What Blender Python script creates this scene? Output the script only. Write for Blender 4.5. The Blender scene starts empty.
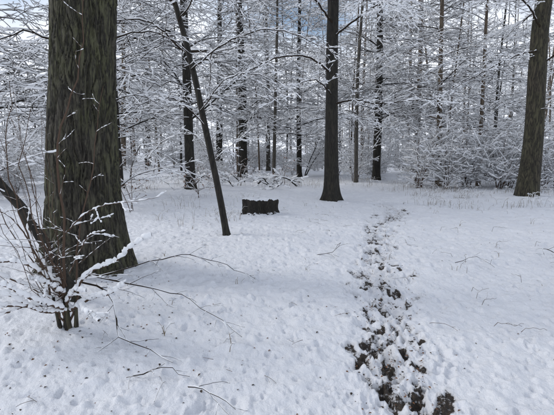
import bpy, math, random
import numpy as np
from mathutils import Vector
random.seed(7); np.random.seed(7)
R=random.random
def U(a,b): return a+(b-a)*random.random()
scene=bpy.context.scene

# ------------------------------------------------------------ noise
def _h(ix,iy,iz):
    n=(ix.astype(np.int64)*374761393+iy.astype(np.int64)*668265263+iz.astype(np.int64)*2147483647+12345)&0xFFFFFFFF
    n=((n^(n>>13))*1274126177)&0xFFFFFFFF
    n=((n^(n>>15))*2246822519)&0xFFFFFFFF
    return ((n^(n>>16))&0xFFFF)/65535.0
def vn(x,y,z=0.0):
    x=np.asarray(x,float); y=np.asarray(y,float); z=np.zeros_like(x)+z
    ix,iy,iz=np.floor(x),np.floor(y),np.floor(z)
    fx,fy,fz=x-ix,y-iy,z-iz
    fx=fx*fx*(3-2*fx); fy=fy*fy*(3-2*fy); fz=fz*fz*(3-2*fz)
    def L(a,b,t): return a+(b-a)*t
    r0=L(L(_h(ix,iy,iz),_h(ix+1,iy,iz),fx),L(_h(ix,iy+1,iz),_h(ix+1,iy+1,iz),fx),fy)
    r1=L(L(_h(ix,iy,iz+1),_h(ix+1,iy,iz+1),fx),L(_h(ix,iy+1,iz+1),_h(ix+1,iy+1,iz+1),fx),fy)
    return L(r0,r1,fz)*2-1
def sstep(a,b,x):
    t=np.clip((x-a)/(b-a),0,1); return t*t*(3-2*t)

# ------------------------------------------------------------ materials
def mat(name):
    m=bpy.data.materials.new(name); m.use_nodes=True
    nt=m.node_tree; b=nt.nodes['Principled BSDF']
    return m,nt,b
def node(nt,t,**k):
    n=nt.nodes.new(t)
    for a,v in k.items(): setattr(n,a,v)
    return n
def ramp(nt,stops):
    r=nt.nodes.new('ShaderNodeValToRGB'); e=r.color_ramp.elements
    while len(e)<len(stops): e.new(0.5)
    for i,(p,c) in enumerate(stops):
        e[i].position=p; e[i].color=(c[0],c[1],c[2],1)
    return r
def noise(nt,scale,detail=4,vec=None,rough=0.55,dist=0.0):
    n=nt.nodes.new('ShaderNodeTexNoise'); n.inputs['Scale'].default_value=scale
    n.inputs['Detail'].default_value=detail; n.inputs['Roughness'].default_value=rough; n.inputs['Distortion'].default_value=dist
    if vec: nt.links.new(vec,n.inputs['Vector'])
    return n
def math_(nt,op,a,b=None,c=None):
    n=node(nt,'ShaderNodeMath',operation=op)
    for i,v in enumerate((a,b,c)):
        if v is None: continue
        if isinstance(v,(int,float)): n.inputs[i].default_value=v
        else: nt.links.new(v,n.inputs[i])
    return n.outputs[0]
def bark_mat(name,dark,mid,moss,snowamt=0.0,vs=(14,14,2.4),bump=0.7,mossamt=0.5,topsnow=False):
    m,nt,b=mat(name); l=nt.links
    tc=node(nt,'ShaderNodeTexCoord'); mp=node(nt,'ShaderNodeMapping'); mp.inputs['Scale'].default_value=vs
    l.new(tc.outputs['Object'],mp.inputs['Vector'])
    na=noise(nt,1.0,3,mp.outputs['Vector'],0.5,0.8)
    ra=math_(nt,'MULTIPLY',math_(nt,'ABSOLUTE',math_(nt,'SUBTRACT',na.outputs['Fac'],0.5)),7.0)
    nb2=noise(nt,2.6,4,mp.outputs['Vector'],0.6,0.5)
    rb=math_(nt,'MULTIPLY',math_(nt,'ABSOLUTE',math_(nt,'SUBTRACT',nb2.outputs['Fac'],0.5)),5.0)
    ad=math_(nt,'MINIMUM',1.0,math_(nt,'ADD',math_(nt,'MULTIPLY',math_(nt,'MINIMUM',1.0,ra),0.6),math_(nt,'MULTIPLY',math_(nt,'MINIMUM',1.0,rb),0.4)))
    n2=noise(nt,9,5,mp.outputs['Vector'],0.7)
    ad=math_(nt,'MULTIPLY',ad,math_(nt,'ADD',n2.outputs['Fac'],0.35))
    r=ramp(nt,[(0.05,dark),(0.35,[.6*a+.4*c for a,c in zip(dark,mid)]),(0.8,mid)]); l.new(ad,r.inputs['Fac'])
    rg=ramp(nt,[(0.05,dark),(0.6,moss)]); l.new(ad,rg.inputs['Fac'])
    n3=noise(nt,1.6,6,tc.outputs['Object'],0.65); rm=ramp(nt,[(0.38,(0,0,0)),(0.60,(mossamt,)*3)]); l.new(n3.outputs['Fac'],rm.inputs['Fac'])
    mc=node(nt,'ShaderNodeMix',data_type='RGBA'); l.new(rm.outputs['Color'],mc.inputs[0]); l.new(r.outputs['Color'],mc.inputs[6]); l.new(rg.outputs['Color'],mc.inputs[7])
    last=mc.outputs[2]
    def snowmix(last,fac):
        ms=node(nt,'ShaderNodeMix',data_type='RGBA'); l.new(fac,ms.inputs[0]); l.new(last,ms.inputs[6]); ms.inputs[7].default_value=(.82,.84,.88,1); return ms.outputs[2]
    if snowamt>0:
        n4=noise(nt,26,5,tc.outputs['Object'],0.7); rs=ramp(nt,[(0.76-snowamt,(0,0,0)),(0.79-snowamt,(1,1,1))]); l.new(n4.outputs['Fac'],rs.inputs['Fac'])
        last=snowmix(last,rs.outputs['Color'])
    if topsnow:
        ge=node(nt,'ShaderNodeNewGeometry'); sx=node(nt,'ShaderNodeSeparateXYZ'); l.new(ge.outputs['Normal'],sx.inputs[0])
        n5=noise(nt,11,5,tc.outputs['Object'],0.65); f=math_(nt,'ADD',sx.outputs[2],math_(nt,'MULTIPLY',math_(nt,'SUBTRACT',n5.outputs['Fac'],.5),1.7))
        rs=ramp(nt,[(0.50,(0,0,0)),(0.58,(1,1,1))]); l.new(f,rs.inputs['Fac']); last=snowmix(last,rs.outputs['Color'])
    l.new(last,b.inputs['Base Color']); b.inputs['Roughness'].default_value=0.9
    bp=node(nt,'ShaderNodeBump'); bp.inputs['Strength'].default_value=bump; bp.inputs['Distance'].default_value=0.02
    l.new(ad,bp.inputs['Height']); l.new(bp.outputs['Normal'],b.inputs['Normal'])
    return m
BARK_BIG=bark_mat('bark_mossy_oak',(.012,.010,.008),(.115,.102,.078),(.102,.105,.050),0.02,(15,15,2.6),.9,.85)
BARK_R=bark_mat('bark_brown_oak',(.010,.008,.006),(.105,.088,.058),(.08,.08,.038),0.03,(13,13,2.2),0.8,.5)
BARK=bark_mat('bark_dark',(.008,.007,.006),(.044,.037,.029),(.034,.034,.020),0.04)
STUMPM=bark_mat('stump_wood',(.006,.005,.005),(.04,.031,.023),(.032,.032,.018),0.05,(14,14,5),.9,.4,True)
BARK2=bark_mat('bark_sunlit_tan',(.06,.045,.035),(.25,.185,.13),(.13,.12,.08),0.07)  # warm sunlight on background trunks put into the bark colour
BARKF=bark_mat('bark_haze_grey',(.04,.036,.032),(.14,.125,.105),(.09,.085,.06),0.08)  # bark colour paled to grey, standing in for haze among far trees
def flat(name,c):
    m,nt,b=mat(name); d=node(nt,'ShaderNodeBsdfDiffuse'); oi=node(nt,'ShaderNodeObjectInfo')
    r=ramp(nt,[(0,[v*.94 for v in c]),(1,[min(1,v*1.03) for v in c])]); nt.links.new(oi.outputs['Random'],r.inputs['Fac']); nt.links.new(r.outputs['Color'],d.inputs['Color'])
    nt.nodes.remove(b); nt.links.new(d.outputs[0],nt.nodes['Material Output'].inputs[0]); return m
def simple(name,c,rough=0.9,var=0.3,scale=8):
    m,nt,b=mat(name); n=noise(nt,scale,3,node(nt,'ShaderNodeTexCoord').outputs['Object'])
    r=ramp(nt,[(0.3,[v*(1-var) for v in c]),(0.7,[min(1,v*(1+var)) for v in c])]); nt.links.new(n.outputs['Fac'],r.inputs['Fac'])
    nt.links.new(r.outputs['Color'],b.inputs['Base Color']); b.inputs['Roughness'].default_value=rough
    return m
TWIG=flat('twig_bark',(.036,.028,.022))
TWIGR=flat('twig_bark_brown',(.10,.07,.053))
SNOWB=flat('branch_snow',(.90,.91,.925))
LEAF=simple('dead_leaf',(.16,.07,.028),0.8,0.5,3)
LEAFD=simple('wet_leaf',(.05,.035,.024),0.7,0.5,3)
GRASSM=simple('dry_grass',(.20,.16,.11),0.9,0.4,2)
m,nt,b=mat('snow_and_mud'); l=nt.links; GROUND=m
tc=node(nt,'ShaderNodeTexCoord'); at=node(nt,'ShaderNodeAttribute',attribute_name='mud')
n1=noise(nt,26,6,tc.outputs['Object'],0.68)
s1=math_(nt,'MULTIPLY_ADD',n1.outputs['Fac'],1.15,at.outputs['Fac'])
rf=ramp(nt,[(0.85,(0,0,0)),(0.94,(1,1,1))]); l.new(math_(nt,'MULTIPLY',s1,.87),rf.inputs['Fac'])
nm=noise(nt,55,4,tc.outputs['Object'],.7); rmud=ramp(nt,[(0.32,(.012,.009,.007)),(0.55,(.032,.023,.016)),(0.70,(.085,.055,.034)),(0.80,(.22,.19,.17))]); l.new(nm.outputs['Fac'],rmud.inputs['Fac'])
rd=ramp(nt,[(0.08,(0,0,0)),(0.45,(.5,.5,.5))]); l.new(at.outputs['Fac'],rd.inputs['Fac'])
ns=noise(nt,3,5,tc.outputs['Object']); rs=ramp(nt,[(0.3,(.81,.828,.875)),(0.7,(.868,.882,.915))]); l.new(ns.outputs['Fac'],rs.inputs['Fac'])
md_=node(nt,'ShaderNodeMix',data_type='RGBA'); l.new(rd.outputs['Color'],md_.inputs[0]); l.new(rs.outputs['Color'],md_.inputs[6]); md_.inputs[7].default_value=(.48,.47,.47,1)
mx=node(nt,'ShaderNodeMix',data_type='RGBA'); l.new(rf.outputs['Color'],mx.inputs[0]); l.new(md_.outputs[2],mx.inputs[6]); l.new(rmud.outputs['Color'],mx.inputs[7])
l.new(mx.outputs[2],b.inputs['Base Color']); b.inputs['Roughness'].default_value=0.7
nb=noise(nt,38,5,tc.outputs['Object'],0.7); bp=node(nt,'ShaderNodeBump'); bp.inputs['Strength'].default_value=0.9; bp.inputs['Distance'].default_value=0.022
l.new(nb.outputs['Fac'],bp.inputs['Height']); l.new(bp.outputs['Normal'],b.inputs['Normal'])

# ------------------------------------------------------------ mesh building
class MB:
    def __init__(s): s.v=[];s.f=[];s.m=[];s.n=0
    def add(s,v,f,mi):
        s.v.append(v); s.f.append(f+s.n); s.m.append(np.full(len(f),mi,np.int32)); s.n+=len(v)
    def obj(s,name,mats,loc=(0,0,0),parent=None,smooth=True,link=True):
        me=s.mesh(name,mats,smooth)
        o=bpy.data.objects.new(name,me); o.location=loc
        if parent: o.parent=parent
        scene.collection.objects.link(o); return o
    def mesh(s,name,mats,smooth=True):
        v=np.concatenate(s.v); f=np.concatenate(s.f); mi=np.concatenate(s.m)
        me=bpy.data.meshes.new(name); me.vertices.add(len(v)); me.vertices.foreach_set('co',v.astype(np.float32).ravel())
        k=f.shape[1]; me.loops.add(f.size); me.loops.foreach_set('vertex_index',f.astype(np.int32).ravel())
        me.polygons.add(len(f)); me.polygons.foreach_set('loop_start',np.arange(0,f.size,k,dtype=np.int32))
        me.polygons.foreach_set('loop_total',np.full(len(f),k,np.int32))
        for x in mats: me.materials.append(x)
        me.polygons.foreach_set('material_index',mi); me.polygons.foreach_set('use_smooth',np.full(len(f),smooth,bool))
        me.update(calc_edges=True); me.validate(); return me
def tubes(mb,P,W,Hh,k,mi):
    M,n,_=P.shape
    T=np.empty_like(P); T[:,1:-1]=P[:,2:]-P[:,:-2]; T[:,0]=P[:,1]-P[:,0]; T[:,-1]=P[:,-1]-P[:,-2]
    T/=np.linalg.norm(T,axis=2,keepdims=True)+1e-9
    up=np.zeros((M,1,3)); ov=np.abs(T[...,2]).mean(1)>0.88; up[:,0,2]=~ov; up[:,0,0]=ov
    S=np.cross(T,up); S/=np.linalg.norm(S,axis=2,keepdims=True)+1e-9
    Q=np.cross(S,T)
    a=np.arange(k)*2*np.pi/k+0.3
    V=P[:,:,None]+S[:,:,None]*(np.cos(a)[None,None,:,None]*W[:,:,None,None])+Q[:,:,None]*(np.sin(a)[None,None,:,None]*Hh[:,:,None,None])
    idx=np.arange(M*n*k).reshape(M,n,k)
    A=idx[:,:-1]; B=idx[:,1:]
    F=np.stack([A,np.roll(A,-1,2),np.roll(B,-1,2),B],-1).reshape(-1,4)
    mb.add(V.reshape(-1,3),F,mi)
def build(mb,lines,s0=0.012,kb=lambda r:3,ks=4,bark=(0,1),snow=2,smin=0.15,thickbark=0.03,gap=0.12,lv=(.45,1.5),gv=.12):
    groups={}
    for pts,r0,r1 in lines:
        groups.setdefault((len(pts),kb(r0),r0>thickbark),[]).append((pts,r0,r1))
    for (n,k,big),g in groups.items():
        P=np.array([x[0] for x in g]); r0=np.array([x[1] for x in g])[:,None]; r1=np.array([x[2] for x in g])[:,None]
        t=np.linspace(0,1,n)[None]; r=r0+(r1-r0)*t
        tubes(mb,P,r,r,k,bark[0] if big else bark[1])
        if s0>0:
            T=np.gradient(P,axis=1); T/=np.linalg.norm(T,axis=2,keepdims=True)+1e-9
            hz=np.sqrt(np.clip(1-T[...,2]**2,0,1)); hz=sstep(smin,0.8,hz)
            lump=np.random.uniform(lv[0],lv[1],(len(g),n))*np.where(np.random.rand(len(g),n)<gap,gv,1)
            base=np.minimum(s0*(0.8+6*r),s0*2.2)
            h=base*lump*hz+0.0005; w=np.maximum(base*0.85*lump,r*0.95*np.minimum(1,lump+.2))*hz+0.0004
            h[:,-1]*=0.6; w[:,-1]*=0.6
            h[:,0]*=0.6
            C=P.copy(); C[...,2]+=r*0.75*hz+h*0.45
            C[...,:2]+=np.random.normal(0,1,(len(g),n,2))*(w*.2)[...,None]
            tubes(mb,C,w,h,ks if not big else max(ks,6),snow)
def nrm(x,y,z):
    l=math.sqrt(x*x+y*y+z*z)+1e-9; return x/l,y/l,z/l
def grow(out,p,d,L,r,lev,C):
    n=max(3,min(C.get('nmax',16),int(L/C['seg'][lev])+1)); st=L/n
    x,y,z=p; dx,dy,dz=nrm(*d); pts=[(x,y,z)]; dirs=[(dx,dy,dz)]
    w=C['wob'][lev]; g=C['droop'][lev]
    for i in range(n):
        dx+=U(-w,w); dy+=U(-w,w); dz+=U(-w,w)*0.8-g*(st)
        dx,dy,dz=nrm(dx,dy,dz)
        x+=dx*st;y+=dy*st;z+=dz*st
        if z<0.03: z=0.03+R()*.02
        pts.append((x,y,z)); dirs.append((dx,dy,dz))
    out.append((pts,r,max(C['tip'],r*0.25)))
    spawn(out,pts,dirs,L,r,lev,C)
def spawn(out,pts,dirs,L,r,lev,C,t0=0.12):
    if lev>=C['maxlev']: return
    nc=int(L*C['dens'][lev]*U(.8,1.2)+R()); side=1 if R()<.5 else -1; n=len(pts)-1
    for j in range(nc):
        t=t0+(1-t0)*(j+R())/max(1,nc); t=min(t,.999); f=t*n; i=int(f); f-=i
        a,b_=pts[i],pts[i+1]; q=tuple(a[k]+(b_[k]-a[k])*f for k in range(3)); dx,dy,dz=dirs[i]
        side=-side; ang=math.radians(U(25,72))*side
        hx,hy,_=nrm(dx,dy,0) if abs(dz)<.97 else (math.cos(7*t),math.sin(9*t),0)
        if abs(dz)>.75:
            az=U(0,6.283); nd=(math.cos(az),math.sin(az),dz*U(.3,.9))
        else:
            c,s=math.cos(ang),math.sin(ang)
            nd=(hx*c-hy*s,hx*s+hy*c,dz*0.6+U(-.4,.5))
        ln=C['len'][lev]*U(.4,1.3)*(1.15-0.75*t)
        grow(out,q,nd,ln,max(C['tip']*1.3,min(r*(1-.7*t)*0.6,C['rmax'][lev])),lev+1,C)
def smooth_pts(ctrl,n):
    c=[Vector(a) for a in ctrl]; c=[c[0]*2-c[1]]+c+[c[-1]*2-c[-2]]; out=[]; m=len(c)-3
    for i in range(n+1):
        f=i/n*m; k=min(int(f),m-1); t=f-k; a,b_,d,e=c[k:k+4]
        v=0.5*((2*b_)+(-a+d)*t+(2*a-5*b_+4*d-e)*t*t+(-a+3*b_-3*d+e)*t**3); out.append(tuple(v))
    return out
def limb(out,ctrl,r0,r1,lev,C,n=None,wob=.02,t0=.12):
    L=sum((Vector(ctrl[i+1])-Vector(ctrl[i])).length for i in range(len(ctrl)-1))
    n=n or max(6,int(L/.12)); pts=smooth_pts(ctrl,n)
    pts=[pts[0]]+[(p[0]+U(-wob,wob),p[1]+U(-wob,wob),p[2]+U(-wob,wob)) for p in pts[1:]]
    dirs=[nrm(*(pts[min(i+1,n)][k]-pts[max(i-1,0)][k] for k in range(3))) for i in range(n+1)]
    out.append((pts,r0,r1)); spawn(out,pts,dirs,L,r0,lev,C,t0)
    return pts
def trunk(mb,ctrl,r0,r1,flare=1.5,k=20,mi=0,n=60,rough=.05,roots=0,sd=0.0):
    pts=np.array(smooth_pts(ctrl,n)); zz=pts[:,2]-pts[0,2]; t=np.linspace(0,1,n+1)
    rr=r0+(r1-r0)*t
    a=np.arange(k)*2*np.pi/k
    rr=rr[:,None]*(1+ (flare-1)*np.exp(-zz/(r0*1.1))[:,None]*(1+ (0.45*np.cos(roots*a+sd+.6*np.sin(2*a))[None] if roots else 0)))
    nzv=vn(np.cos(a)[None]*1.7+sd+zz[:,None]*0,np.sin(a)[None]*1.7+zz[:,None]*.25,zz[:,None]*.9+sd)
    rr=rr*(1+rough*nzv*1.5)
    V=np.stack([pts[:,0:1]+rr*np.cos(a),pts[:,1:2]+rr*np.sin(a),np.repeat(pts[:,2:3],k,1)],-1)
    idx=np.arange((n+1)*k).reshape(n+1,k); A=idx[:-1];B=idx[1:]
    F=np.stack([A,np.roll(A,-1,1),np.roll(B,-1,1),B],-1).reshape(-1,4)
    mb.add(V.reshape(-1,3),F,mi)
    return pts

# ------------------------------------------------------------ ground
PATH=np.array(smooth_pts([(0.76,0.6,0),(.80,2.3,0),(.96,3.2,0),(1.16,4.3,0),(1.48,5.9,0),(1.96,7.75,0),(2.42,9.3,0),(2.95,10.6,0),(3.35,11.8,0),(3.3,13.2,0),(3.0,15,0)],160))[:,:2]
PD=np.gradient(PATH,axis=0); PD/=np.linalg.norm(PD,axis=1,keepdims=True)
def pdist(x,y):
    x=np.asarray(x).ravel(); y=np.asarray(y).ravel(); d=np.full(len(x),9.0)
    near=np.where((x>-.6)&(x<6)&(y>0)&(y<17))[0]
    for c in np.array_split(near,max(1,len(near)//40000)):
        if len(c): d[c]=np.sqrt(((x[c,None]-PATH[None,:,0])**2+(y[c,None]-PATH[None,:,1])**2).min(1))
    return d
rs_=np.random.RandomState(3)
prints=[]
for i in range(520):
    j=int(len(PATH)*(.05+.9*rs_.rand()**1.0)); p=PATH[j]; dr=PD[j]; nn=np.array([-dr[1],dr[0]])
    lat=rs_.normal()*.17*(1+.03*p[1]); q=p+nn*lat
    mud=rs_.rand()<(.42 if p[1]<5 else .5)*(1-float(sstep(10.5,14,p[1])))
    prints.append((q[0],q[1],dr[0]+rs_.normal()*.4,dr[1],rs_.uniform(.03,.10)*(1+.04*p[1])*(1.0 if mud else 1.2),rs_.uniform(.02,.05)*(1+.04*p[1]),mud,rs_.uniform(.36,.58)))
for (x,y,a,b_) in [(.74,2.62,.10,.05),(.90,2.5,.13,.05),(1.02,2.38,.12,.05),(.77,3.1,.10,.05),(.82,2.92,.09,.05),(.98,3.12,.09,.04),(1.03,2.9,.07,.04),(.92,3.5,.08,.04),
    (1.06,3.95,.10,.05),(1.12,4.4,.08,.05),(1.22,4.15,.06,.04),(.83,2.2,.12,.07),(1.11,2.5,.08,.05),(1.0,4.7,.06,.05),(.9,3.7,.05,.03),(1.3,4.9,.08,.04),(1.45,5.6,.10,.04)]:
    prints.append((x,y,.3,.9,a,b_,True,.58))
for i in range(90):
    prints.append((rs_.uniform(-2,6),rs_.uniform(2.5,12),rs_.uniform(-1,1),1,rs_.uniform(.06,.11),rs_.uniform(.03,.05),False,0))
MOUNDS=[(-2.4,5.1,1.0,.10),(1.76,13.3,.9,.08),(8.25,13.6,1.2,.10),(-.48,10.5,.8,.05),(-1.73,3.3,.4,.05)]
def base_h(x,y):
    h=.10*vn(x*.25,y*.25,3.1)+.035*vn(x*.9+5,y*.9,1.7)
    for a,b_,s,k in MOUNDS: h=h+k*np.exp(-((x-a)**2+(y-b_)**2)/(s*s))
    dist=np.sqrt(x*x+y*y); h=h*sstep(0,4,dist)*1.0
    return h
def height(x,y,detail=True):
    x=np.asarray(x,float); y=np.asarray(y,float); h=base_h(x,y)
    if not detail: return h
    h=h+.017*vn(x*3.3,y*3.3,.3)+.018*vn(x*7.7+.6*vn(x*5,y*5,3),y*7.7,9.3)+.012*vn(x*17,y*17,4.4)+.007*vn(x*37,y*37,2.4)
    l1=vn(x*11+40,y*11,7.7); h=h+.022*sstep(.35,.8,l1)
    l2=vn(x*15,y*15+60,5.5); h=h-.030*sstep(.40,.75,l2)
    l3=vn(x*26,y*26+20,6.5); h=h+.013*sstep(.4,.8,l3)
    l4=vn(x*22+9,y*22+20,1.5); h=h-.018*sstep(.5,.8,l4)
    return h
ang=np.concatenate([np.linspace(math.radians(90-43),math.radians(90+43),620),np.linspace(math.radians(90+43),math.radians(90+360-43),110)[1:-1]])
rad=[.05,.2,.5,.8]; r=1.0
while r<1.7: rad.append(r); r*=1.03
while r<24: rad.append(r); r*=1.0052
while r<600: rad.append(r); r*=1.045
rad=np.array(rad); A_,R_=np.meshgrid(ang,rad); X=(R_*np.cos(A_)); Y=(R_*np.sin(A_))
x=X.ravel(); y=Y.ravel(); h=height(x,y); pd=pdist(x,y)
fade=1-sstep(11,14.5,y)
env=np.exp(-(pd/.34)**2)*fade; h=h-.035*env+env*.030*vn(x*14,y*14,6.6)+env*.016*vn(x*30,y*30,2.6)
mud=(.25+.12*sstep(4,8,y))*np.exp(-(pd/(.20+.010*y))**2)*sstep(-.3,.4,vn(x*4,y*2.5,2.2))*fade
wob=vn(x*22,y*22,1.1)*.5+vn(x*45,y*45,1.4)*.35+vn(x*11,y*11,5.4)*.3
for (px,py,dx,dy,la,lb,md,st) in prints:
    s=np.where((np.abs(x-px)<.35)&(np.abs(y-py)<.35))[0]
    if not len(s): continue
    dl=math.hypot(dx,dy); ux,uy=dx/dl,dy/dl
    a=((x[s]-px)*ux+(y[s]-py)*uy)/la; c=(-(x[s]-px)*uy+(y[s]-py)*ux)/lb
    q=np.sqrt(a*a+c*c)+wob[s]*1.1
    h[s]-=(.016 if md else .020)*(1-sstep(.6,1.2,q)); h[s]+=.006*np.exp(-((q-1.35)/.25)**2)
    if md: mud[s]=np.maximum(mud[s],st*(1-sstep(.6,1.6,q)))
h=np.maximum(h,base_h(x,y)-.085)
far=sstep(30,200,np.sqrt(x*x+y*y)); h=h+far*3.0*vn(x*.01,y*.01,8)
V=np.stack([x,y,h],1); nr,na=R_.shape; idx=np.arange(nr*na).reshape(nr,na); A=idx[:-1];B=idx[1:]
F=np.stack([A,B,np.roll(B,-1,1),np.roll(A,-1,1)],-1).reshape(-1,4)
mb=MB(); mb.add(V,F,0)
me_g=mb.obj('snowy_ground',[GROUND])
at_=me_g.data.attributes.new('mud','FLOAT','POINT'); at_.data.foreach_set('value',mud.astype(np.float32))
def gz(x,y): return float(base_h(np.array([x]),np.array([y]))[0])

def leaves(mb,pts,size,mi,flat=False):
    n=len(pts)
    if not n: return
    P=np.array(pts,float); s=np.random.uniform(.5,1.4,n)*size
    az=np.random.uniform(0,6.28,n); tl=np.random.uniform(-.4,.4,n) if flat else np.random.uniform(-1.4,1.4,n)
    ux=np.stack([np.cos(az)*np.cos(tl),np.sin(az)*np.cos(tl),np.sin(tl)],1); vx=np.stack([-np.sin(az),np.cos(az),np.random.uniform(-.3,.3,n)],1)
    w=np.array([0,0,1.])*(s*.18)[:,None]
    a=P-ux*s[:,None]*.5; c=P+ux*s[:,None]*.5
    b1=P+vx*s[:,None]*.3+w; b2=P-vx*s[:,None]*.3+w
    V=np.stack([a,b1,c,b2],1).reshape(-1,3); F=np.arange(4*n).reshape(n,4); mb.add(V,F,mi)

# ------------------------------------------------------------ configs
CN=dict(seg=[.25,.08,.045,.04],wob=[.12,.16,.20,.22],droop=[.12,.35,.5,.4],dens=[3.6,6,8.0,0],len=[1.9,.8,.28,.1],maxlev=3,tip=.0022,rmax=[.014,.006,.0035])
CF=dict(seg=[.6,.4,.25,.2],wob=[.12,.2,.25,.25],droop=[.14,.28,.4,.3],dens=[1.8,2.6,3.2,0],len=[2.6,1.25,.55,.2],maxlev=3,tip=.006,rmax=[.028,.013,.008])
CY=dict(seg=[.5,.25,.18,.15],wob=[.08,.18,.24,.25],droop=[.02,.28,.4,.3],dens=[5.0,3.8,4.6,0],len=[1.9,.8,.36,.2],maxlev=3,tip=.004,rmax=[.011,.008,.006])

def tall_tree(Ht,r,first,nl,C,s0,bark,name,k=10,lean=.3,parent=None,inst=False,blen=1.0,top=1.0):
    mb=MB(); lx,ly=U(-lean,lean),U(-lean,lean)
    tp=trunk(mb,[(0,0,-.15),(lx*.2+U(-.1,.1),ly*.2,Ht*.33),(lx*.6+U(-.15,.15),ly*.6,Ht*.66),(lx,ly,Ht)],r,r*.25,1.35,k,0,40,.05,4,U(0,9))
    out=[]
    for i in range(nl):
        z=first+(Ht*top-first)*((i+R())/nl)**1.2; f=z/Ht*40; j=min(39,int(f)); q=tp[j]
        az=U(0,6.283); up=U(.1,.9); L=U(1.5,4.4)*(1.1-.5*z/Ht)*blen
        rr=r*(1-.7*z/Ht)*.28*U(.5,1.1); rr=min(.05,rr)
        grow(out,(q[0],q[1],z),(math.cos(az),math.sin(az),up),L,rr,0,C)
    build(mb,out,s0,lambda q:6 if q>.03 else 3,3,gap=.2)
    return mb,[bark,TWIG,SNOWB]
def young_tree(Ht,r,stems,C,s0,bark=None,leafy=0,upm=.8):
    mb=MB(); out=[]
    for s in range(stems):
        az=U(0,6.283); sp=U(.05,.35)
        hh=Ht*U(.6,1.05)
        d=(math.cos(az)*sp,math.sin(az)*sp,1)
        n=12; p=[U(-.1,.1)*(stems>1),U(-.1,.1)*(stems>1),-.05]; pts=[tuple(p)]; dx,dy,dz=nrm(*d); bend=U(.0,.09)
        dirs=[(dx,dy,dz)]
        for i in range(n):
            dx+=U(-.09,.09)+math.cos(az)*bend; dy+=U(-.09,.09)+math.sin(az)*bend; dx,dy,dz=nrm(dx,dy,dz)
            p=[p[0]+dx*hh/n,p[1]+dy*hh/n,max(.05,p[2]+dz*hh/n)]; pts.append(tuple(p)); dirs.append((dx,dy,dz))
        out.append((pts,r,r*.2))
        nb=int(hh*5.0)
        for j in range(nb):
            t=.08+.9*(j+R())/nb; i=min(n-1,int(t*n)); f=t*n-i; a,b_=pts[i],pts[i+1]; q=tuple(a[k]+(b_[k]-a[k])*f for k in range(3))
            a2=U(0,6.283); grow(out,q,(math.cos(a2)+dirs[i][0],math.sin(a2)+dirs[i][1],U(.1,upm)),U(.5,1.0)*C['len'][0]*(1.15-.75*t),max(.005,r*.3*(1-t)),1,C)
    build(mb,out,s0,lambda q:5 if q>.03 else 3,3,gap=.2)
    if leafy:
        tips=[o[0][-1] for o in out if len(o[0])<8]; random.shuffle(tips); leaves(mb,tips[:leafy],.07,3)
    return mb,[bark or BARKF,TWIGR,SNOWB,LEAF]

# ------------------------------------------------------------ named mid-ground trees
def place_tree(name,x,y,Ht,r,first,nl,C=CF,s0=.023,bark=BARK,k=18,lean=.3,blen=1.0):
    mb,mats=tall_tree(Ht,r,first,nl,C,s0,bark,name,k,lean,blen=blen,top=.8)
    return mb.obj(name,mats,(x,y,gz(x,y)))
place_tree('oak_tree',-2.13,26,19,.29,2.6,34,bark=BARK)
place_tree('oak_tree',-3.48,16.7,17,.20,2.6,32,bark=BARK)
place_tree('oak_tree',5.25,22,18,.22,3.0,34,bark=BARK)
place_tree('oak_tree',1.4,26,18,.16,2.5,30,bark=BARK)
place_tree('beech_tree',3.8,20,15,.10,2.5,26,bark=BARKF)
place_tree('beech_tree',7.2,18.5,14,.13,2.5,28,bark=BARK2)
place_tree('beech_tree',10.0,30,19,.22,4,30,bark=BARK2)
place_tree('beech_tree',-.2,24,15,.11,2.5,26,bark=BARKF)
place_tree('beech_tree',9.2,19,14,.10,3,22,bark=BARK2)
place_tree('oak_tree',-6.5,17,17,.20,2.2,32,bark=BARK)
place_tree('beech_tree',-5.2,12.5,11,.10,1.8,26,bark=BARKF)
place_tree('oak_tree',-10.5,15,17,.22,2.5,32,bark=BARK)

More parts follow.
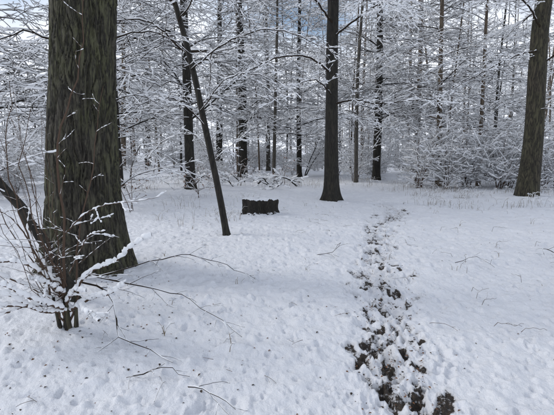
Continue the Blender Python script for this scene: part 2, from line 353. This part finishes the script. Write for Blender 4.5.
def hero(name,base,ctrl,r0,r1,flare,limbs,C,s0,bark,k=36,n=120,roots=5,auto=None,kk=4):
    mb=MB(); tp=trunk(mb,ctrl,r0,r1,flare,k,0,n,.045,roots,base[0])
    out=[]
    for ct,a,b_ in limbs: limb(out,ct,a,b_,1,C)
    if auto:
        z0,z1,num,L0,L1,azr=auto
        for i in range(num):
            z=z0+(z1-z0)*(i+R())/num; j=int(np.argmin(abs(tp[:,2]-z))); az=U(*azr)
            grow(out,tuple(tp[j]),(math.cos(az),math.sin(az),U(.0,.6)),U(L0,L1),U(.015,.03),0,C)
    build(mb,out,s0,lambda q:7 if q>.02 else 4,kk,gap=.26,lv=(.35,1.5))
    return mb.obj(name,[bark,TWIG,SNOWB])
g=gz(1.76,13.2)
hero('oak_tree',(1.76,13.2),[(1.76,13.3,g-.1),(1.72,13.3,2),(1.70,13.3,5),(1.74,13.3,9),(1.9,13.3,16)],.235,.12,1.7,[
  ([(1.8,13.2,3.05),(2.4,12.9,3.12),(3.0,12.5,2.97),(4.1,11.8,3.02),(4.7,11.5,2.85)],.028,.005),
  ([(1.65,13.2,3.98),(.9,12.8,4.35),(0,12.3,4.2),(-1.0,12.0,3.7),(-1.7,11.8,3.2)],.03,.005),
  ([(1.7,13.2,5.0),(2.8,12.6,5.7),(4.0,12.2,6.0),(5.2,12,5.8)],.03,.006),
  ([(1.7,13.2,3.3),(1.1,12.3,3.6),(.4,11.6,3.3),(-.3,11,2.7)],.022,.004),
  ([(1.7,13.2,5.4),(.8,12.3,6.0),(-.4,11.6,6.0),(-1.5,11,5.4)],.03,.005),
  ([(1.75,13.3,2.6),(2.2,14,2.8),(3.2,14.6,2.6),(4.2,14.8,2.3)],.018,.004),
 ],CN,.017,BARK,auto=(5.8,12,12,1.8,4.0,(0,6.28)))
g=gz(8.25,13.6)
hero('oak_tree',(8.25,13.6),[(8.2,13.6,g-.1),(8.28,13.6,2),(8.22,13.6,5),(8.3,13.6,9),(8.0,13.8,16)],.325,.16,1.22,[
  ([(8.2,13.5,4.7),(7.4,13.2,4.5),(6.6,13,4.15),(5.4,12.8,3.5),(4.5,12.5,3.0)],.028,.004),
  ([(8.2,13.5,5.3),(7.2,12.8,5.9),(6.0,12.2,5.8),(5.0,11.8,5.2)],.03,.005),
  ([(8.3,13.5,4.3),(9,13,4.8),(10,12.6,4.7),(11,12,4.2)],.03,.005),
  ([(8.2,13.4,2.9),(8.8,12.9,2.9),(9.5,12.5,2.6)],.015,.003),
 ],CN,.017,BARK_R,auto=(5.8,12,11,1.8,4.0,(0,6.28)))
g=gz(-.93,7.6)
hero('hornbeam_tree',(-.93,7.6),[(-.93,7.6,g-.05),(-1.06,7.6,.8),(-1.28,7.6,1.96),(-1.5,7.58,3.1),(-1.78,7.55,4.2),(-2.2,7.5,5.6),(-2.7,7.4,7.5)],.068,.035,1.4,[
  ([(-1.3,7.55,2.05),(-1.7,7.3,2.45),(-2.1,7.0,2.4),(-2.5,6.8,2.1)],.012,.003),
  ([(-1.35,7.5,2.3),(-.9,7.2,2.75),(-.4,7,2.85),(.2,6.9,2.6)],.012,.003),
  ([(-1.5,7.5,3.0),(-.9,7.7,3.5),(-.1,7.8,3.75),(.8,7.9,3.5),(1.2,8,3.2)],.016,.003),
  ([(-1.6,7.5,3.3),(-2.1,7.2,3.7),(-2.6,6.9,3.6),(-3.0,6.7,3.1)],.015,.003),
  ([(-1.7,7.5,3.8),(-1.1,7.2,4.3),(-.3,7,4.4),(.5,6.8,4.1)],.014,.003),
  ([(-1.2,7.6,1.6),(-1.6,7.9,1.9),(-2.2,8.2,1.8),(-2.6,8.4,1.4)],.010,.003),
  ([(-1.15,7.6,1.4),(-.8,7.8,1.75),(-.4,8.2,1.8)],.008,.003),
 ],CN,.012,BARK,k=16,n=60,roots=3,auto=(3.2,7.2,8,1.0,2.2,(0,6.28)))
g=gz(-2.4,5.1)
mbq=hero('oak_tree',(-2.4,5.15),[(-2.42,5.15,g-.15),(-2.40,5.15,.8),(-2.36,5.15,1.8),(-2.27,5.15,3.2),(-2.2,5.15,4.6),(-2.2,5.2,8),(-2.2,5.2,14)],.435,.27,1.42,[
  ([(-2.1,4.9,3.6),(-1.5,4.9,3.75),(-.9,5.0,3.6),(-.4,5.1,3.2)],.016,.003),
  ([(-2.1,5.3,2.9),(-1.7,5.7,3.15),(-1.3,6.1,3.0),(-1.0,6.4,2.6)],.012,.003),
  ([(-2.0,5.2,2.2),(-1.7,5.4,2.3),(-1.4,5.7,2.1)],.008,.003),
  ([(-2.6,5.3,2.9),(-3.1,5.2,3.0),(-3.6,5.0,2.6)],.014,.003),
  ([(-2.1,5.3,1.1),(-1.7,5.5,1.35),(-1.3,5.8,1.3)],.008,.003),
 ],CN,.009,BARK_BIG,k=260,n=760,roots=6)
me=mbq.data; nk=260; nn_=761; nv=nk*nn_; co=np.empty(len(me.vertices)*3); me.vertices.foreach_get('co',co); co=co.reshape(-1,3)
c=co[:nv].reshape(nn_,nk,3); ctr=c.mean(1,keepdims=True); d=c-ctr; d[...,2]=0; rr=np.linalg.norm(d,axis=2,keepdims=True); dn=d/rr
a=np.arctan2(dn[...,1],dn[...,0]); z=c[...,2]; wq=vn(z*3.2,np.cos(a)*4,np.sin(a)*4)*.10+vn(z*8,np.cos(a)*9,np.sin(a)*9)*.04
ca,sa=np.cos(a+wq),np.sin(a+wq)
f1=np.abs(vn(ca*11,sa*11,z*2.3)); f2=np.abs(vn(ca*24,sa*24,z*6+30)); f3=vn(ca*45,sa*45,z*30)
c+=dn*(-.032*np.exp(-(f1/.16)**2)-.012*np.exp(-(f2/.2)**2)+.003*f3+.012)[...,None]; co[:nv]=c.reshape(-1,3); me.vertices.foreach_set('co',co.ravel()); me.update()

# ------------------------------------------------------------ stump
mb=MB(); k=96; a=np.arange(k)*2*np.pi/k
sh=1+.11*np.cos(3*a+.5)+.06*np.cos(7*a)+.03*np.cos(13*a+1)
prof=[(1.30,-.1),(1.16,0),(1.04,.05),(1.0,.10),(.98,.16),(.97,.22),(.97,.28),(.96,.33),(.93,.365),(.86,.385),(.72,.39),(.5,.395),(.3,.395),(.0,.39)]
rim=.5+.5*vn(np.cos(a)*3,np.sin(a)*3,2.)+.2*vn(np.cos(a)*9,np.sin(a)*9,2.)
V=[]
for p,z in prof:
    zz=z+(.07*(rim-.5) if z>.3 and p>.8 else .03*(rim-.5) if z>.2 else 0)+(0.02*vn(p*5+np.cos(a)*2,np.sin(a)*2,1.) if p<.8 else 0)
    jit=1+.05*vn(np.cos(a)*9,np.sin(a)*9,z*6)+.025*vn(np.cos(a)*22,np.sin(a)*22,z*5)
    V.append(np.stack([p*sh*.43*np.cos(a)*jit,p*sh*.36*np.sin(a)*jit,zz+0*a],-1))
V=np.array(V); N=len(prof); idx=np.arange(N*k).reshape(N,k); A=idx[:-1];B=idx[1:]
mb.add(V.reshape(-1,3),np.stack([A,np.roll(A,-1,1),np.roll(B,-1,1),B],-1).reshape(-1,4),0)
mb.obj('tree_stump',[STUMPM],(-.46,10.4,gz(-.46,10.4)-.02))

# ------------------------------------------------------------ foreground sapling
CS=dict(seg=[.05,.03,.016,.014],wob=[.08,.10,.12,.14],droop=[.1,.0,.0,.1],dens=[4,5.5,4.5,0],len=[.5,.36,.15,.1],maxlev=3,tip=.0012,rmax=[.005,.003,.002],nmax=20)
CS2=dict(CS,dens=[4,7,5,0],droop=[.1,.4,.6,.3],len=[.5,.34,.2,.1])
g=gz(-1.73,3.3)
mb=MB(); heavy=[];light=[]
B0=(-1.73,3.3,g-.03)
limb(light,[B0,(-1.76,3.28,.35),(-1.70,3.27,.8),(-1.68,3.25,1.6),(-1.5,3.25,2.2),(-1.42,3.3,2.9)],.016,.0022,1,CS,t0=.2)
limb(light,[B0,(-1.66,3.3,.4),(-1.62,3.35,.9),(-1.50,3.4,1.5),(-1.42,3.45,2.1)],.011,.0018,1,CS,t0=.2)
limb(light,[B0,(-1.80,3.25,.35),(-1.95,3.2,.9),(-2.05,3.2,1.5),(-2.0,3.2,2.1)],.012,.0018,1,CS,t0=.2)
limb(light,[B0,(-1.85,3.35,.4),(-2.2,3.4,.9),(-2.5,3.45,1.6)],.009,.0018,1,CS,t0=.2)
limb(light,[(-1.72,3.28,.5),(-1.8,3.1,1.0),(-1.85,3.0,1.5),(-1.7,2.95,1.9)],.006,.0015,1,CS,t0=.1)
for i in range(16):
    a=U(1.9,4.6); s=U(.2,.85); hh=U(.9,2.1)
    limb(light,[(-1.75,3.28,g+U(.05,.4)),(-1.75+.4*s*math.cos(a),3.28+.3*s*math.sin(a),hh*.45),(-1.75+s*math.cos(a),3.28+.6*s*math.sin(a),hh)],.005,.0012,2,CS,t0=.2)
heavy_c=[[(-1.70,3.3,.30),(-1.9,3.25,.45),(-2.1,3.2,.58),(-2.35,3.15,.68),(-2.7,3.1,.62)],
 [(-1.72,3.3,.28),(-1.5,3.2,.42),(-1.32,3.15,.48),(-1.18,3.1,.58)],
 [(-1.70,3.3,.40),(-1.52,3.25,.62),(-1.3,3.25,.72),(-1.15,3.25,.85),(-1.0,3.25,.93)],
 [(-1.75,3.25,.35),(-1.95,3.05,.42),(-2.15,2.9,.47),(-2.5,2.8,.42)],
 [(-1.78,3.3,.5),(-2.0,3.35,.75),(-2.3,3.4,.85),(-2.8,3.4,.8)],
 [(-1.6,3.25,.36),(-1.45,3.0,.4),(-1.3,2.9,.36)],
 [(-1.72,3.25,.3),(-1.85,3.1,.36),(-2.0,3.0,.52),(-2.2,2.95,.58)],
 [(-1.9,3.2,.42),(-2.1,3.05,.36),(-2.35,2.95,.30)],
 [(-1.72,3.2,.34),(-1.85,3.0,.50),(-1.95,2.9,.62),(-2.15,2.85,.70)],
 [(-1.72,3.25,.36),(-1.6,3.15,.5),(-1.48,3.1,.52)],
 [(-1.8,3.25,.55),(-1.95,3.15,.72),(-2.15,3.1,.75),(-2.3,3.05,.68)],
 [(-1.72,3.25,.45),(-1.84,3.15,.58),(-1.93,3.1,.62)]]
main=[]; side=[]
for i,cc in enumerate(heavy_c):
    o=[]; limb(o,cc,.012,.003,2,CS2,n=44,wob=.004); main.append(o[0]); side+=o[1:]
mid=[]; limb(mid,[(-1.74,3.3,.9),(-1.55,3.25,1.08),(-1.37,3.25,1.17),(-1.15,3.25,1.2),(-.92,3.25,1.24)],.006,.002,1,CS,n=40,wob=.004)
limb(mid,[(-1.9,3.22,.8),(-2.1,3.2,1.1),(-2.4,3.2,1.2),(-2.7,3.2,1.15)],.006,.002,1,CS,n=36,wob=.004)
limb(mid,[(-1.7,3.3,.6),(-1.55,3.2,.82),(-1.45,3.15,.95),(-1.3,3.1,1.0)],.006,.002,1,CS,n=30,wob=.004)
build(mb,light,.0030,lambda q:6,5,gap=.55,gv=.05)
build(mb,mid,.0075,lambda q:6,6,gap=.3)
build(mb,side,.012,lambda q:6,7,gap=.25,smin=.05,lv=(.5,1.3))
build(mb,main,.026,lambda q:6,9,gap=.18,smin=.05,lv=(.6,1.25),gv=.25)
trunk(mb,[(-1.73,3.3,g-.1),(-1.74,3.29,.12),(-1.74,3.28,.45)],.045,.016,1.6,18,0,14,.25,4,2.)
trunk(mb,[(-1.70,3.32,g-.1),(-1.68,3.31,.12),(-1.66,3.3,.42)],.03,.011,1.6,14,0,14,.25,3,1.)
trunk(mb,[(-1.78,3.28,g-.1),(-1.79,3.27,.12),(-1.82,3.25,.42)],.03,.011,1.6,14,0,14,.25,3,4.)
mb.obj('young_beech_sapling',[BARK_R,TWIGR,SNOWB])
mb=MB(); out=[]
limb(out,[(-1.95,4.0,-.05),(-2.25,4.05,.55),(-2.75,4.1,1.3),(-3.4,4.15,2.1),(-4.2,4.2,3.1)],.06,.03,1,CN,t0=.45)
build(mb,out,.010,lambda q:12 if q>.03 else 4,6)
mb.obj('leaning_dead_tree',[BARK,TWIG,SNOWB])

# ------------------------------------------------------------ fallen branches
CB=dict(seg=[.07,.05,.03,.03],wob=[.14,.16,.18,.2],droop=[.3,.5,.4,.2],dens=[3,6,4,0],len=[.4,.34,.14,.1],maxlev=3,tip=.0015,rmax=[.006,.004,.0025])
def fallen(name,ctrls,r,s0=.004,C=CB):
    mb=MB(); out=[]
    for cc in ctrls: 
        cc=[(a,b_,c_+gz(a,b_)) for a,b_,c_ in cc]; limb(out,cc,r,.002,1,C,wob=.014)
    build(mb,out,s0,lambda q:6,5,gap=.55); return mb.obj(name,[TWIG,TWIG,SNOWB])
fallen('fallen_branch',[[(-1.85,4.2,.2),(-1.43,4.56,.25),(-1.1,4.65,.32),(-.78,4.7,.27),(-.5,4.75,.14),(-.26,4.8,.02)],
   [(-1.75,3.8,.32),(-1.57,3.75,.30),(-1.2,3.85,.2),(-.89,3.85,.12),(-.55,3.5,.08),(-.3,3.2,.02)]],.008)
fallen('fallen_branch',[[(-1.65,3.4,.36),(-1.45,3.4,.3),(-1.3,3.2,.16),(-1.22,3.06,.08),(-.95,2.92,.06),(-.75,2.8,.02)]],.009)
fallen('fallen_branch',[[(-.98,2.64,.03),(-.8,2.70,.05),(-.6,2.66,.02)],[(-.58,2.53,.03),(-.42,2.45,.05),(-.24,2.33,.02)]],.005)
fallen('fallen_branch',[[(.6,6.0,.02),(.82,5.9,.1),(.95,6.05,.2),(.9,6.3,.05)]],.006)
fallen('fallen_branch',[[(2.6,5.9,.02),(2.9,5.9,.12),(3.1,5.75,.02)]],.005)
fallen('fallen_branch',[[(4.5,6.6,.02),(4.2,6.4,.15),(4.1,6.2,.08)],[(4.3,6.0,.02),(4.4,5.8,.2),(4.0,5.9,.05)]],.007)
mb=MB(); out=[]
for i in range(90):
    d=2.4+10*R(); a_=U(-.7,.6); x0=d*math.sin(a_); y0=d*math.cos(a_); z0=gz(x0,y0); az=U(0,6.28); L=U(.06,.28)
    grow(out,(x0,y0,z0+U(.01,.03)),(math.cos(az),math.sin(az),U(-.1,.5)),L,.0025,2,dict(CB,droop=[1,1,3,3]))
build(mb,out,.002,lambda q:4,3,gap=.7); mb.obj('scattered_twigs',[TWIG,TWIGR,SNOWB])
CL=dict(CF,seg=[.3,.2,.12,.1]); CL['droop']=[.3,.4,.4,.2]
mb=MB(); out=[]
for i in range(18):
    x0=U(-4,1.6); y0=U(17,22); az=U(0,6.28); L=U(.7,1.5)
    limb(out,[(x0,y0,.05),(x0+.5*L*math.cos(az),y0+.5*L*math.sin(az),U(.15,.55)),(x0+L*math.cos(az),y0+L*math.sin(az),U(.05,.4))],U(.02,.05),.01,1,CL)
build(mb,out,.036,lambda q:8,6,gap=.2); mb.obj('fallen_brushwood',[BARK,TWIG,SNOWB])

# ------------------------------------------------------------ instanced masses
def empty(name):
    e=bpy.data.objects.new(name,None); scene.collection.objects.link(e); return e
def inst(parent,name,meshes,positions,smin=.8,smax=1.2):
    for (x,y) in positions:
        o=bpy.data.objects.new(name,random.choice(meshes)); o.location=(x,y,gz(x,y)-.03); o.rotation_euler=(U(-.03,.03),U(-.03,.03),U(0,6.283)); s=U(smin,smax); o.scale=(s,s,s*U(.9,1.1)); o.parent=parent
        scene.collection.objects.link(o)
tallm=[]
for i in range(5):
    mb,mats=tall_tree(U(17,21),U(.12,.25),3,22,CF,.042,[BARKF,BARK,BARK2,BARK,BARK2][i],'',10,top=.72,lean=.8); tallm.append(mb.mesh('distant_tree_mesh',mats))
polem=[]
for i in range(4):
    mb,mats=tall_tree(U(13,17),U(.05,.10),3,9,CF,.025,[BARK2,BARK,BARK2,BARK][i],'',8,lean=1.6,top=.8,blen=.6); polem.append(mb.mesh('pole_tree_mesh',mats))
youngm=[]
for i in range(6):
    mb,mats=young_tree(U(4.5,8),U(.02,.045),[1,2,1,3,2,4][i],CY,.026,[BARKF,BARK,BARK2,BARKF,BARK2,BARK2][i]); youngm.append(mb.mesh('young_tree_mesh',mats))
shrubm=[]
for i in range(4):
    mb,mats=young_tree(U(1.8,3.2),.012,8,dict(CY,len=[1.0,.5,.25,.2]),.027,upm=1.2); shrubm.append(mb.mesh('shrub_mesh',mats))
def scatter(n,ymin,ymax,spread,mind,ok=lambda x,y:True):
    out=[];tries=0
    while len(out)<n and tries<n*60:
        tries+=1; d=math.sqrt(U(ymin**2,ymax**2)); a=U(-spread,spread); x=d*math.sin(a); y=d*math.cos(a)
        if ok(x,y) and all((x-p)**2+(y-q)**2>mind**2 for p,q in out): out.append((x,y))
    return out
keep=lambda x,y: y>27 or (x<-4 and y>15) 
e=empty('distant_forest')
inst(e,'distant_tree',tallm,scatter(46,27,75,.85,3.2,keep))
inst(e,'distant_tree',tallm,scatter(38,75,120,.85,4))
inst(e,'pole_tree',polem,scatter(58,19,60,.8,1.2,lambda x,y:y>19 and not(x>-3 and x<4 and y<23)))
e=empty('young_tree_thicket')
oky=lambda x,y:(y>20 or (x<-3.5 and y>12) or (x>5.5 and y>16.5)) 
inst(e,'young_tree',youngm,scatter(68,13,60,.8,1.6,oky),.7,1.1)
e=empty('shrub_undergrowth')
inst(e,'shrub',shrubm,scatter(105,11,50,.8,.9,lambda x,y:(y>19.5 or (x<-4 and y>8) or (x>6.5 and y>15.5))),.6,1.2)
inst(e,'shrub',shrubm,[(6.0,17.5),(6.9,17.0),(7.9,17.2),(8.9,16.6),(9.8,17.5),(10.8,16.8),(8.4,18.5),(6.4,19),(10.2,18.6),(11.8,17.5)],1.0,1.45)
for (x,y,h_) in [(-1.7,18.5,1.6),(.3,19,1.5),(-3.9,11,3.2),(-2.6,14,1.3)]:
    mb,mats=young_tree(h_,.012,3,dict(CY,len=[.8,.4,.2,.2]),.012,BARKF,leafy=200); mb.obj('beech_sapling',mats,(x,y,gz(x,y)))

# ------------------------------------------------------------ dry grass
mb=MB(); ls=[]
def tuft(x,y,n,h_,rr=.25):
    z=gz(x,y)
    for i in range(n):
        a=U(0,6.28); r=U(0,rr); sx=U(-.6,.6); sy=U(-.6,.6); hh=h_*U(.4,1.2); bx=x+r*math.cos(a); by=y+r*math.sin(a)
        ls.append(([(bx,by,z),(bx+sx*hh*.3,by+sy*hh*.3,z+hh*.55),(bx+sx*hh*.8,by+sy*hh*.8,z+hh*.8),(bx+sx*hh*1.4,by+sy*hh*1.4,z+hh*.75)],.0035,.0015))
for i in range(130):
    x=U(-8,13); y=U(15.5,22)
    if x<4 and y<17.5 and x>-3: continue
    tuft(x,y,9,U(.2,.45),.5)
for i in range(75): tuft(U(4.5,11.5),U(11.5,16),10,U(.15,.38),.5)
for i in range(18): tuft(U(-4,-.8),U(8.5,15),6,U(.15,.4),.4)
for i in range(80): tuft(U(-3,7),U(3.0,13),int(U(1,4)),U(.05,.2),.06)
build(mb,ls,.013,lambda q:3,3,bark=(0,0),snow=1,gap=.4); mb.obj('dry_grass',[GRASSM,SNOWB])

# leaf litter
mb=MB(); pts=[]
for i in range(420):
    d=2+12*R()**1.3; a=U(-.75,.75); x=d*math.sin(a); y=d*math.cos(a); pts.append((x,y))
for i in range(1000):
    j=int(len(PATH)*R()**1.3*.8); pts.append((PATH[j][0]+random.gauss(0,.18),PATH[j][1]+random.gauss(0,.1)))
for i in range(200):
    cx,cy=random.choice([(-2.0,4.4),(-1.7,3.2),(-.5,10),(-1.7,4.6),(-1.2,3.4),(-1.9,2.4)]); pts.append((cx+random.gauss(0,.35),cy+random.gauss(0,.35)))
pa=np.array(pts); hz=height(pa[:,0],pa[:,1]); pdv=pdist(pa[:,0],pa[:,1]); hz=hz-.03*np.exp(-(pdv/.32)**2)
P=np.column_stack([pa,hz+.002]); half=len(P)//2; perm=np.random.permutation(len(P))
leaves(mb,P[perm[:half]],.024,0,True); leaves(mb,P[perm[half:]],.020,1,True)
mb.obj('leaf_litter',[LEAFD,LEAF],smooth=False)

# ------------------------------------------------------------ world, sun, camera
SUN_EL=math.radians(36); SUN_AZ=math.radians(-78)
w=bpy.data.worlds.new('World'); scene.world=w; w.use_nodes=True; nt=w.node_tree; l=nt.links
bg=nt.nodes['Background']; sky=node(nt,'ShaderNodeTexSky',sky_type='NISHITA'); sky.sun_disc=False; sky.sun_elevation=SUN_EL; sky.sun_rotation=SUN_AZ
sky.air_density=1.0; sky.dust_density=1.0
tc=node(nt,'ShaderNodeTexCoord'); n=noise(nt,2.4,6,tc.outputs['Generated'])
sx=node(nt,'ShaderNodeSeparateXYZ'); l.new(tc.outputs['Generated'],sx.inputs[0])
hzn=node(nt,'ShaderNodeMapRange'); hzn.inputs[1].default_value=0.05; hzn.inputs[2].default_value=0.28; hzn.inputs[3].default_value=0.5; hzn.inputs[4].default_value=0.0; l.new(sx.outputs[2],hzn.inputs[0])
r=ramp(nt,[(0.40,(0,0,0)),(0.60,(1,1,1))]); l.new(math_(nt,'ADD',n.outputs['Fac'],hzn.outputs[0]),r.inputs['Fac'])
mx=node(nt,'ShaderNodeMix',data_type='RGBA'); l.new(r.outputs['Color'],mx.inputs[0]); l.new(sky.outputs['Color'],mx.inputs[6]); mx.inputs[7].default_value=(8.0,8.4,9.2,1)
l.new(mx.outputs[2],bg.inputs['Color']); bg.inputs['Strength'].default_value=0.127
sd=bpy.data.lights.new('sun','SUN'); sd.energy=1.25; sd.angle=math.radians(16); sd.color=(1,.97,.92); so=bpy.data.objects.new('sun',sd); scene.collection.objects.link(so)
dirv=Vector((math.sin(SUN_AZ)*math.cos(SUN_EL),math.cos(SUN_AZ)*math.cos(SUN_EL),math.sin(SUN_EL)))
so.rotation_euler=dirv.to_track_quat('Z','Y').to_euler(); so.location=(0,0,20)
cd=bpy.data.cameras.new('camera'); cd.lens=27; cd.sensor_width=36; cd.clip_end=2000; co_=bpy.data.objects.new('camera',cd); scene.collection.objects.link(co_)
co_.location=(0,0,1.6); co_.rotation_euler=(math.radians(90-7.8),0,0); scene.camera=co_
scene.view_settings.view_transform='Standard'; scene.view_settings.look='None'; scene.view_settings.exposure=0
print('faces',sum(len(m.polygons) for m in bpy.data.meshes))
